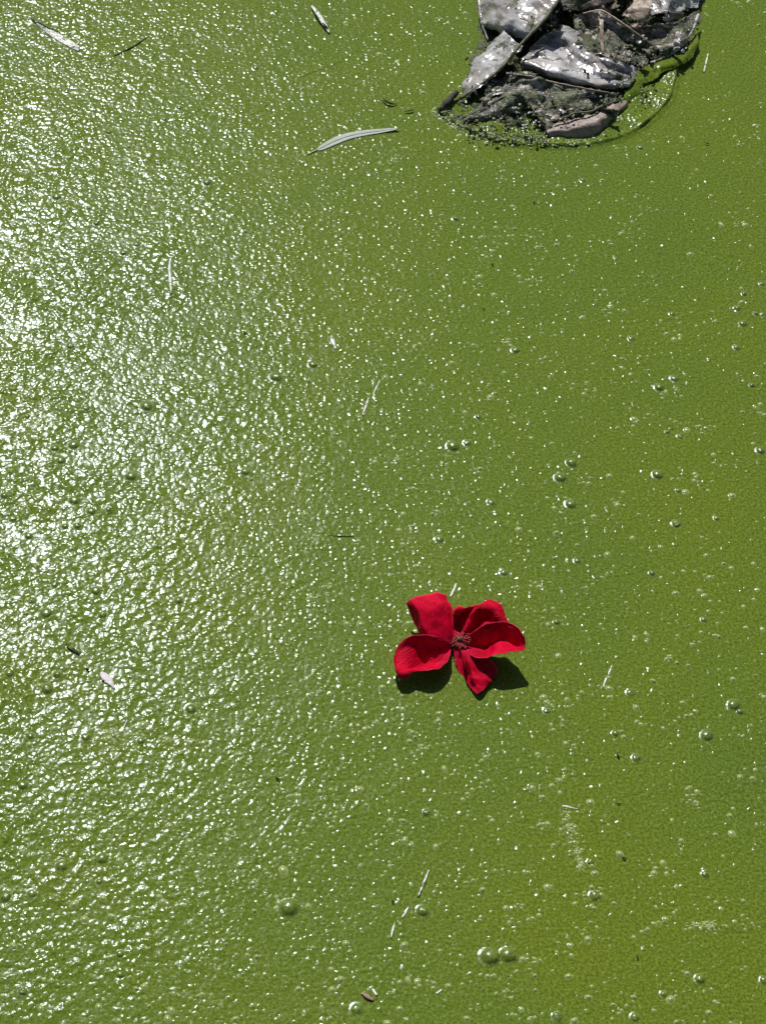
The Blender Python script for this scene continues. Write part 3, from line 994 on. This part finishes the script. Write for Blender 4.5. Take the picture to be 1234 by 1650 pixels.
lf = empty("narrow_leaf", pt(*z5(160, 575)))
props(lf, "long narrow pale grey-green leaf lying left of the crumpled bag", "leaf")
up = [(152, 568), (185, 534), (300, 467), (420, 427), (560, 406), (700, 394), (800, 387), (834, 386)]
lo = [(158, 574), (205, 570), (300, 531), (430, 481), (560, 451), (700, 426), (785, 408), (836, 389)]
hm = [0.3, 0.35, 0.4, 0.45, 0.5, 0.6, 1.1, 1.9]
patch("blade", [[(*u, h + 0.15), ((2 * u[0] + l[0]) / 3, (2 * u[1] + l[1]) / 3, h + .05), ((u[0] + l[0]) / 2, (u[1] + l[1]) / 2, h),
                 ((u[0] + 2 * l[0]) / 3, (u[1] + 2 * l[1]) / 3, h + .05), (*l, h + .1)] for u, l, h in zip(up, lo, hm)],
      z5, M_LEAF, lf, 44, 12, 0.0003, 0.0001, 120, 5, ragged=0.00006)
mid = [(*z5((u[0] + l[0]) / 2, (u[1] + l[1]) / 2), h + 0.05) for u, l, h in zip(up, lo, hm)]
tube("midrib", mid, [0.00035, 0.0003, 0.0002, 0.0001], M_RIB, lf, seg=6, n=30)
tube("stalk", [(*z5(78, 611), 0.2), (*z5(112, 592), 0.3), (*z5(156, 571), 0.4)], [0.0004, 0.0005, 0.0006], M_STALK, lf, seg=6, n=10)


# ------------------------------------------------------------------ small litter
def z3(x, y):
    return x / 4.113, y / 4.113


tl = empty("curled_leaf", pt(*z3(370, 240)))
props(tl, "small curled whitish leaf with dark upper edge in the top left corner", "leaf")
patch("blade", [[(205, 122, .9), (210, 126, .6), (215, 130, .2)], [(290, 165, 1.6), (285, 185, .8), (280, 195, .2)],
                [(380, 215, 1.6), (375, 235, .9), (360, 252, .2)], [(450, 252, 1.2), (455, 280, .8), (440, 300, .2)],
                [(520, 300, 1.6), (525, 318, 1.2), (520, 335, .6)]], z3, M_STRAW, tl, 24, 12, 0.0004, 0.0003, 150, 3, ragged=0.0002)
patch("dark_edge", [[(203, 118, 1.2), (207, 121, 1.2)], [(270, 148, 1.9), (290, 163, 2.0)], [(340, 182, 2.0), (360, 198, 2.1)], [(388, 203, 1.9), (384, 212, 2.0)]],
      z3, M_TWIG2, tl, 18, 6, 0.0004, 0.0003, 150, 4, ragged=0.0002)
thing_tube("twig", [(*z3(718, 382), .0), (*z3(800, 345), .35), (*z3(900, 292), .5), (*z3(980, 238), .1)], [0.0002, 0.0005, 0.0006, 0.0002], M_TWIG2,
           "thin dark curved twig near the top left corner, right of the curled leaf", "twig", seed=1)
sliver("leaf_scrap", [(502, 8, 1.0), (512, 22, 1.8), (522, 38, 1.4), (531, 52, .9)], [0.8, 2.6, 2.2, 0.8], M_STRAW,
       "pale crinkled leaf scrap at the top edge, left of the bag", "leaf scrap", curl=0.6, seed=4)
thing_tube("stem_chip", [(520, 36, 2.0), (524, 41, 2.2), (528, 45, 1.6)], [0.0004, 0.0007, 0.0004], M_TWIG, "tiny dark stem chip lying on the pale scrap at the top edge", "stem chip", n=8)
thing_tube("twig", [(615, 157, 1.2), (622, 162, 1.8), (630, 166, 1.4), (640, 167, .6)], [0.0002, 0.0007, 0.0006, 0.0002], M_TWIG,
           "short dark curved twig above the narrow leaf's tip", "twig", n=12)
thing_tube("twig", [(652, 179, .8), (660, 177, 1.4), (667, 176, 1.0)], [0.0002, 0.0006, 0.0003], M_TWIG2,
           "tiny dark twig between the narrow leaf's tip and the bag", "twig", n=10)
thing_tube("twig", [(528, 863, .05), (548, 863.5, .25), (570, 864.5, .05)], [0.00012, 0.00025, 0.00015], M_TWIG2,
           "hair-thin dark twig lying level, up and left of the red flower", "twig", n=12)
sliver("petal_scrap", [(163, 1083, .3), (168, 1089, .8), (176, 1097, .8), (185, 1110, .2)], [1.6, 4.2, 4.2, 0.6], M_FLAKE,
       "small pale oval petal scrap among the sparkles at the left edge", "petal scrap", curl=-0.15, seed=5)
sliver("leaf_scrap", [(107, 1040, 0.6), (116, 1045, 1.2), (128, 1053, 0.8)], [0.4, 1.3, 0.7], M_TWIG2,
       "narrow dark leaf scrap just above the pale petal scrap at left", "leaf scrap", curl=0.4, seed=6)
STRAWS = [
    ([(275, 414), (273, 430), (274, 446), (276, 472)], [0.8, 1.8, 2.4, 0.8], "pale bumpy seed husk standing upright in the upper left sparkles", "husk"),
    ([(534, 540), (537, 551), (541, 562)], [2.2, 2.8, 1.0], "small pale papery scrap in the middle, above the straw sliver", "scrap"),
    ([(594, 640), (590, 652), (584, 669)], [0.6, 1.5, 0.6], "short white straw sliver slanting in the picture's middle", "straw"),
    ([(612, 612), (606, 624), (601, 634)], [0.5, 1.2, 0.6], "faint yellowish straw sliver just above the white straw", "straw"),
    ([(691, 1402), (684, 1420), (674, 1444)], [0.5, 1.2, 0.8], "longest white straw sliver below the red flower", "straw"),
    ([(658, 1462), (653, 1470), (648, 1479)], [0.6, 1.6, 0.5], "middle white straw bit in the slanting row below the flower", "straw"),
    ([(636, 1488), (633, 1498), (630, 1511)], [0.4, 1.2, 0.5], "lowest white straw bit in the slanting row below the flower", "straw"),
    ([(986, 1072), (981, 1085), (976, 1095), (971, 1108)], [0.6, 1.3, 1.3, 0.6], "pale straw sliver to the right of the red flower", "straw"),
    ([(1141, 84), (1138, 98), (1134, 115)], [0.7, 1.3, 1.0], "pale upright straw sliver on the water right of the bag", "straw"),
    ([(735, 940), (731, 950), (725, 962)], [0.9, 1.8, 1.0], "short white husk touching the flower's upper left petal from behind", "husk"),
    ([(906, 1299), (915, 1300), (932, 1304)], [1.2, 1.0, 0.3], "pale pointed sliver lying level at lower right, below the flower", "straw"),
    ([(600, 1594), (607, 1604)], [1.4, 1.0], "tiny pale flake at the bottom edge, near the picture's middle", "flake"),
    ([(205, 1160), (199, 1172)], [0.5, 0.9], "tiny pale straw sliver below the petal scrap at left", "straw"),
    ([(703, 1601), (712, 1595)], [0.9, 0.8], "tiny white straw bit near the bottom edge, left of the paired bubbles", "straw"),
]
for i, (ln, wd, lab, cat) in enumerate(STRAWS):
    sliver({"husk": "seed_husk", "straw": "straw_sliver", "scrap": "papery_scrap", "flake": "pale_flake"}[cat],
           [(p[0], p[1], (0.8 if i == 0 else 0.35) + R.uniform(-0.25, 0.35)) for j, p in enumerate(ln)], wd, M_STRAW, lab, cat, curl=-0.5, seed=20 + i, n=12)
sliver("pink_crumb", [(583, 1600, .8), (592, 1606, 1.4), (602, 1612, .8)], [1.2, 2.2, 1.2], M_PINK, "brownish pink crumb near the bottom edge", "crumb", curl=-0.4, seed=44, n=10)
SPECKS = [((994, 1214), (997, 1222), .9, "dark wedge-shaped speck below and right of the flower"),
          ((1002, 1381), (1008, 1385), .8, "black speck at lower right, right of the pale sliver"),
          ((1026, 1540), (1028, 1546), .7, "tiny black speck near the lower right corner"),
          ((791, 424), (795, 427), .7, "black speck at mid height below the bag"),
          ((858, 324), (862, 326), .7, "black speck in the open scum just below the bag"),
          ((1134, 229), (1142, 231), .6, "thin black speck right of the bag's lower corner"),
          ((139, 1076), (143, 1080), 1.0, "black speck left of the pale petal scrap"),
          ((444, 1252), (451, 1258), .8, "short black stem speck at lower left of the flower"),
          ((630, 1450), (635, 1455), .8, "black speck beside the slanting row of straw bits"),
          ((392, 533), (396, 538), .8, "black speck in the upper left sparkles"),
          ((992, 1295), (1000, 1295), .5, "fine black dash right of the pale level sliver"),
          ((778, 495), (781, 498), .6, "tiniest black speck above the flower in open scum")]
for i, (a, b, w, lab) in enumerate(SPECKS):
    m = ((a[0] + b[0]) / 2 + 0.6, (a[1] + b[1]) / 2)
    thing_tube("dark_speck", [(*a, .5), (*m, 1.0), (*b, .5)], [w * 0.0002, w * 0.0006, w * 0.0003], M_BLACK, lab, "speck", "black specks on the scum", n=6, seg=6, seed=i, wob=0.15)

# ------------------------------------------------------------------ bubbles
PROF = [(1.75, -0.06), (1.5, 0.0), (1.3, 0.05), (1.13, 0.15), (1.0, 0.30), (0.86, 0.48), (0.66, 0.64), (0.42, 0.74), (0.2, 0.785)]


def dome_mesh(seed, lump):
    rg = np.random.default_rng(seed)
    V, fs = [], []
    n, m = 18, len(PROF)
    k = rg.normal(size=(4, 3))
    for r_, z_ in PROF:
        for j in range(n):
            t = j / n * 6.28318
            v = np.array([r_ * math.cos(t), r_ * math.sin(t), z_])
            s = 1 + lump * np.sin(k @ v * 1.8).sum() / 4
            V.append((v[0] * s, v[1] * s, v[2] * (s if z_ > 0.1 else 1)))
    V.append((0, 0, 0.80))
    for i in range(m - 1):
        for j in range(n):
            a, b = i * n + j, i * n + (j + 1) % n
            fs.append((a, b, b + n, a + n))
    for j in range(n):
        fs.append(((m - 1) * n + j, (m - 1) * n + (j + 1) % n, len(V) - 1))
    return V, fs


def mk_dome(name, i, lump):
    V, fs = dome_mesh(i, lump)
    m = bpy.data.meshes.new(name)
    m.from_pydata(V, [], fs)
    m.polygons.foreach_set('use_smooth', [True] * len(m.polygons))
    m.materials.append(M_BUBBLE)
    m.update()
    return m


DOMES = [mk_dome("bubble", i, 0.05 + 0.07 * i) for i in range(4)]
BUB = """831,564,7 1197,522,7 1188,497,6 1218,505,5 1229,506,4 1199,473,5 1083,506,5 1017,545,6 1087,610,7 1062,624,8 1187,560,6 939,290,5
1032,237,6 1227,457,5 1060,765,9 1089,844,7 1225,726,7 1093,790,4 1154,835,5 1095,703,5 1075,696,4 1212,621,5 730,719,10 753,714,6 921,746,9 904,770,9
920,813,8 708,870,6 812,923,6 930,904,5 791,810,6 771,672,5 1182,1137,9 1192,1147,5 1139,1186,9 1026,1222,7 1016,1117,6 1051,924,5 991,1182,5 880,1145,5
1134,999,5 897,1003,5 959,1444,8 898,1640,7 1023,1640,6 1128,1578,7 1069,1603,5 951,1390,5 1136,1410,5 1231,1581,6 466,1464,13 790,1542,12 819,1540,11
575,1627,7 681,1469,8 688,1310,6 445,608,9 505,587,7 735,352,6 334,294,8 220,393,6 199,407,6 94,450,5 113,558,7 146,430,5 102,394,6 91,317,8 156,359,6
119,717,9 88,722,7 98,742,8 139,658,7 236,655,10 212,768,10 147,824,8 22,836,7 7,799,6 46,864,7 105,848,6 125,848,6 175,822,5 119,807,9 44,671,5
154,952,8 75,988,10 88,942,6 52,968,6 165,991,6 15,1085,8 76,1111,10 92,1088,7 308,1143,8 49,1187,6 37,1266,8 288,968,7 139,1188,7 227,1195,6
165,1385,9 100,1396,9 10,1446,8 52,1441,7 194,1538,6 160,1422,5 37,1598,6 194,1571,6 396,760,8 389,24,6 384,42,6 353,21,5 412,109,6 316,113,5
107,146,6 289,173,6 265,192,5 175,212,6 158,107,5 34,56,5"""
SPECIAL = {(466, 1464): "largest green bubble, alone at the lower left of the straw row",
           (790, 1542): "left one of two big green bubbles side by side near the bottom edge",
           (819, 1540): "right one of two big green bubbles side by side near the bottom edge",
           (730, 719): "biggest green bubble in the open scum above the flower",
           (921, 746): "upper one of three green bubbles stacked above the flower's right side",
           (904, 770): "middle one of three green bubbles stacked above the flower's right side",
           (920, 813): "lowest of three green bubbles stacked above the flower's right side",
           (1139, 1186): "glossy green bubble with a white spot right of and below the flower",
           (1182, 1137): "larger of two touching green bubbles at the right edge below flower height",
           (1192, 1147): "smaller of two touching green bubbles at the right edge below flower height",
           (1060, 765): "round green bubble at mid height towards the right edge, below the lumpy one",
           (1062, 624): "lumpy green bubble at mid height towards the right edge",
           (445, 608): "round green bubble with dark underside left of the white straw",
           (505, 587): "small green bubble between the papery scrap and the round bubble",
           (334, 294): "green bubble with dark underside in the sparkles below the narrow leaf's left end",
           (831, 564): "green bubble with a bright left flank, alone in the middle right"}
COLS = [(90, "hard by the left edge"), (200, "near the left edge"), (420, "left of centre"), (740, "in the middle"), (960, "right of centre"), (1110, "towards the right edge"), (1300, "hard by the right edge")]
ROWS = [(260, "at the bag's height"), (440, "just below bag height"), (580, "in the upper third"), (720, "above mid height"), (880, "at mid height"), (1020, "level with the flower's top"), (1160, "level with the flower's foot"), (1300, "below flower level"), (1480, "in the lower fifth"), (1700, "near the bottom edge")]
BL = [tuple(map(int, t.split(','))) for t in BUB.split()]
cellmap = {}
for b_ in BL:
    if b_[:2] not in SPECIAL:
        key = (next(w for lim, w in ROWS if b_[1] < lim), next(w for lim, w in COLS if b_[0] < lim))
        cellmap.setdefault(key, []).append(b_)
ORD = ["uppermost", "second from top", "third from top", "fourth from top", "fifth from top", "sixth from top", "seventh from top", "eighth from top"]
for (rw, cw), lst in cellmap.items():
    lst.sort(key=lambda t: (t[1], t[0]))
    for j, b_ in enumerate(lst):
        size = "tiny" if b_[2] <= 5 else "small" if b_[2] <= 8 else "plump"
        if len(lst) == 1:
            SPECIAL[b_[:2]] = f"{size} green bubble {cw}, {rw}"
        else:
            o_n = "lowest" if j == len(lst) - 1 else ORD[j]
            SPECIAL[b_[:2]] = f"{size} green bubble {cw}, {rw}, {o_n}"
for i, tok in enumerate(BUB.split()):
    x, y, r = map(int, tok.split(','))
    p = pt(x, y)
    o = bpy.data.objects.new("bubble", DOMES[i % 4 if r < 8 else i % 2])
    COL.objects.link(o)
    scl = CAM_H / F / 0.80 * r * (0.90 if x > 420 else 0.80)
    o.location = (p[0], p[1], water_z(p[0], p[1]) + 0.00005)
    o.scale = (scl * R.uniform(.92, 1.1), scl * R.uniform(.92, 1.1), scl * R.uniform(.52, .78))
    if r >= 8:
        o.scale.z = scl * (0.74 if x > 420 else 0.65)
    o.rotation_euler = (0, 0, R.random() * 6.28)
    lab = SPECIAL[(x, y)]
    props(o, lab, "bubble", "algae-coated bubbles in the scum")

# froth: thousands of pin-head bubbles and grains nobody could count
cells = []
for _ in range(1150):
    cells.append((R.uniform(-120, W + 120), R.uniform(-120, H + 120), 1.5 + 2.9 * R.random() ** 1.7))
for _ in range(230):
    cx, cy = R.uniform(-60, W + 60), R.uniform(-60, H + 60)
    for _ in range(R.randint(2, 7)):
        cells.append((cx + R.gauss(0, 11), cy + R.gauss(0, 8), 1.4 + 2.2 * R.random() ** 1.6))
for _ in range(70):                                   # trails drawn out across the film
    cx, cy = R.uniform(0, W), R.uniform(0, H); a = R.gauss(0.5, 0.5)
    for k in range(R.randint(3, 7)):
        cells.append((cx + k * 11 * math.cos(a) + R.gauss(0, 2), cy - k * 8 * math.sin(a) + R.gauss(0, 2), 1.3 + 1.6 * R.random()))
for _ in range(90):
    t = R.random()
    cells.append((910 + 27 * t + R.gauss(0, 4), 1303 + 100 * t, 1.0 + 1.2 * R.random()))
for _ in range(60):
    cells.append((1137 + R.gauss(0, 14), 1493 + R.gauss(0, 4), 1.0 + 1.0 * R.random()))
for _ in range(150):                                  # froth along the bag's waterline
    t = 6.5 + R.random() * (len(skirt) - 7.51); k = int(t); f = t - k
    a, b = skirt[k], skirt[min(k + 1, len(skirt) - 1)]
    cells.append((a[0] * (1 - f) + b[0] * f + R.gauss(0, 3) - 2, a[1] * (1 - f) + b[1] * f + R.gauss(0, 3) - 3, 1.0 + 1.6 * R.random()))
n8 = 8
tv, tf = [], []
for x, y, r in cells:
    p = pt(x, y)
    z = water_z(p[0], p[1])
    s = CAM_H / F / 0.80 * r
    base = len(tv)
    ax, ay, rot = R.uniform(.75, 1.35), R.uniform(.75, 1.2), R.random() * 6.28
    hh = R.uniform(.6, 1.05)
    for rad, zz in ((1.7, -0.10), (1.2, 0.10), (0.9, 0.45), (0.45, 0.74)):
        for j in range(n8):
            t = j / n8 * 6.28318
            u, v = rad * math.cos(t) * ax, rad * math.sin(t) * ay
            tv.append((p[0] + s * (u * math.cos(rot) - v * math.sin(rot)), p[1] + s * (u * math.sin(rot) + v * math.cos(rot)), z + s * hh * zz))
    tv.append((p[0], p[1], z + s * hh * 0.82))
    for i in range(3):
        for j in range(n8):
            a, b = base + i * n8 + j, base + i * n8 + (j + 1) % n8
            tf.append((a, b, b + n8, a + n8))
    for j in range(n8):
        tf.append((base + 3 * n8 + j, base + 3 * n8 + (j + 1) % n8, base + 4 * n8))
M_FROTH = M_BUBBLE.copy()
M_FROTH.name = "froth_grain"
M_FROTH.node_tree.nodes['Principled BSDF'].inputs['Specular IOR Level'].default_value = 0.6
M_FROTH.node_tree.nodes['Principled BSDF'].inputs['Roughness'].default_value = 0.26
_n = M_FROTH.node_tree
_pb = _n.nodes['Principled BSDF']
_src = _pb.inputs['Base Color'].links[0].from_socket
_mx = _n.nodes.new('ShaderNodeMix'); _mx.data_type = 'RGBA'
_mx.inputs[0].default_value = 0.55
_mx.inputs[7].default_value = (0.36, 0.42, 0.15, 1)
_n.links.new(_src, _mx.inputs[6]); _n.links.new(_mx.outputs[2], _pb.inputs['Base Color'])
froth = mesh_obj("froth", tv, tf, M_FROTH)
props(froth, "pin-head bubbles and grains strewn all over the green scum", "froth", None, 'stuff')
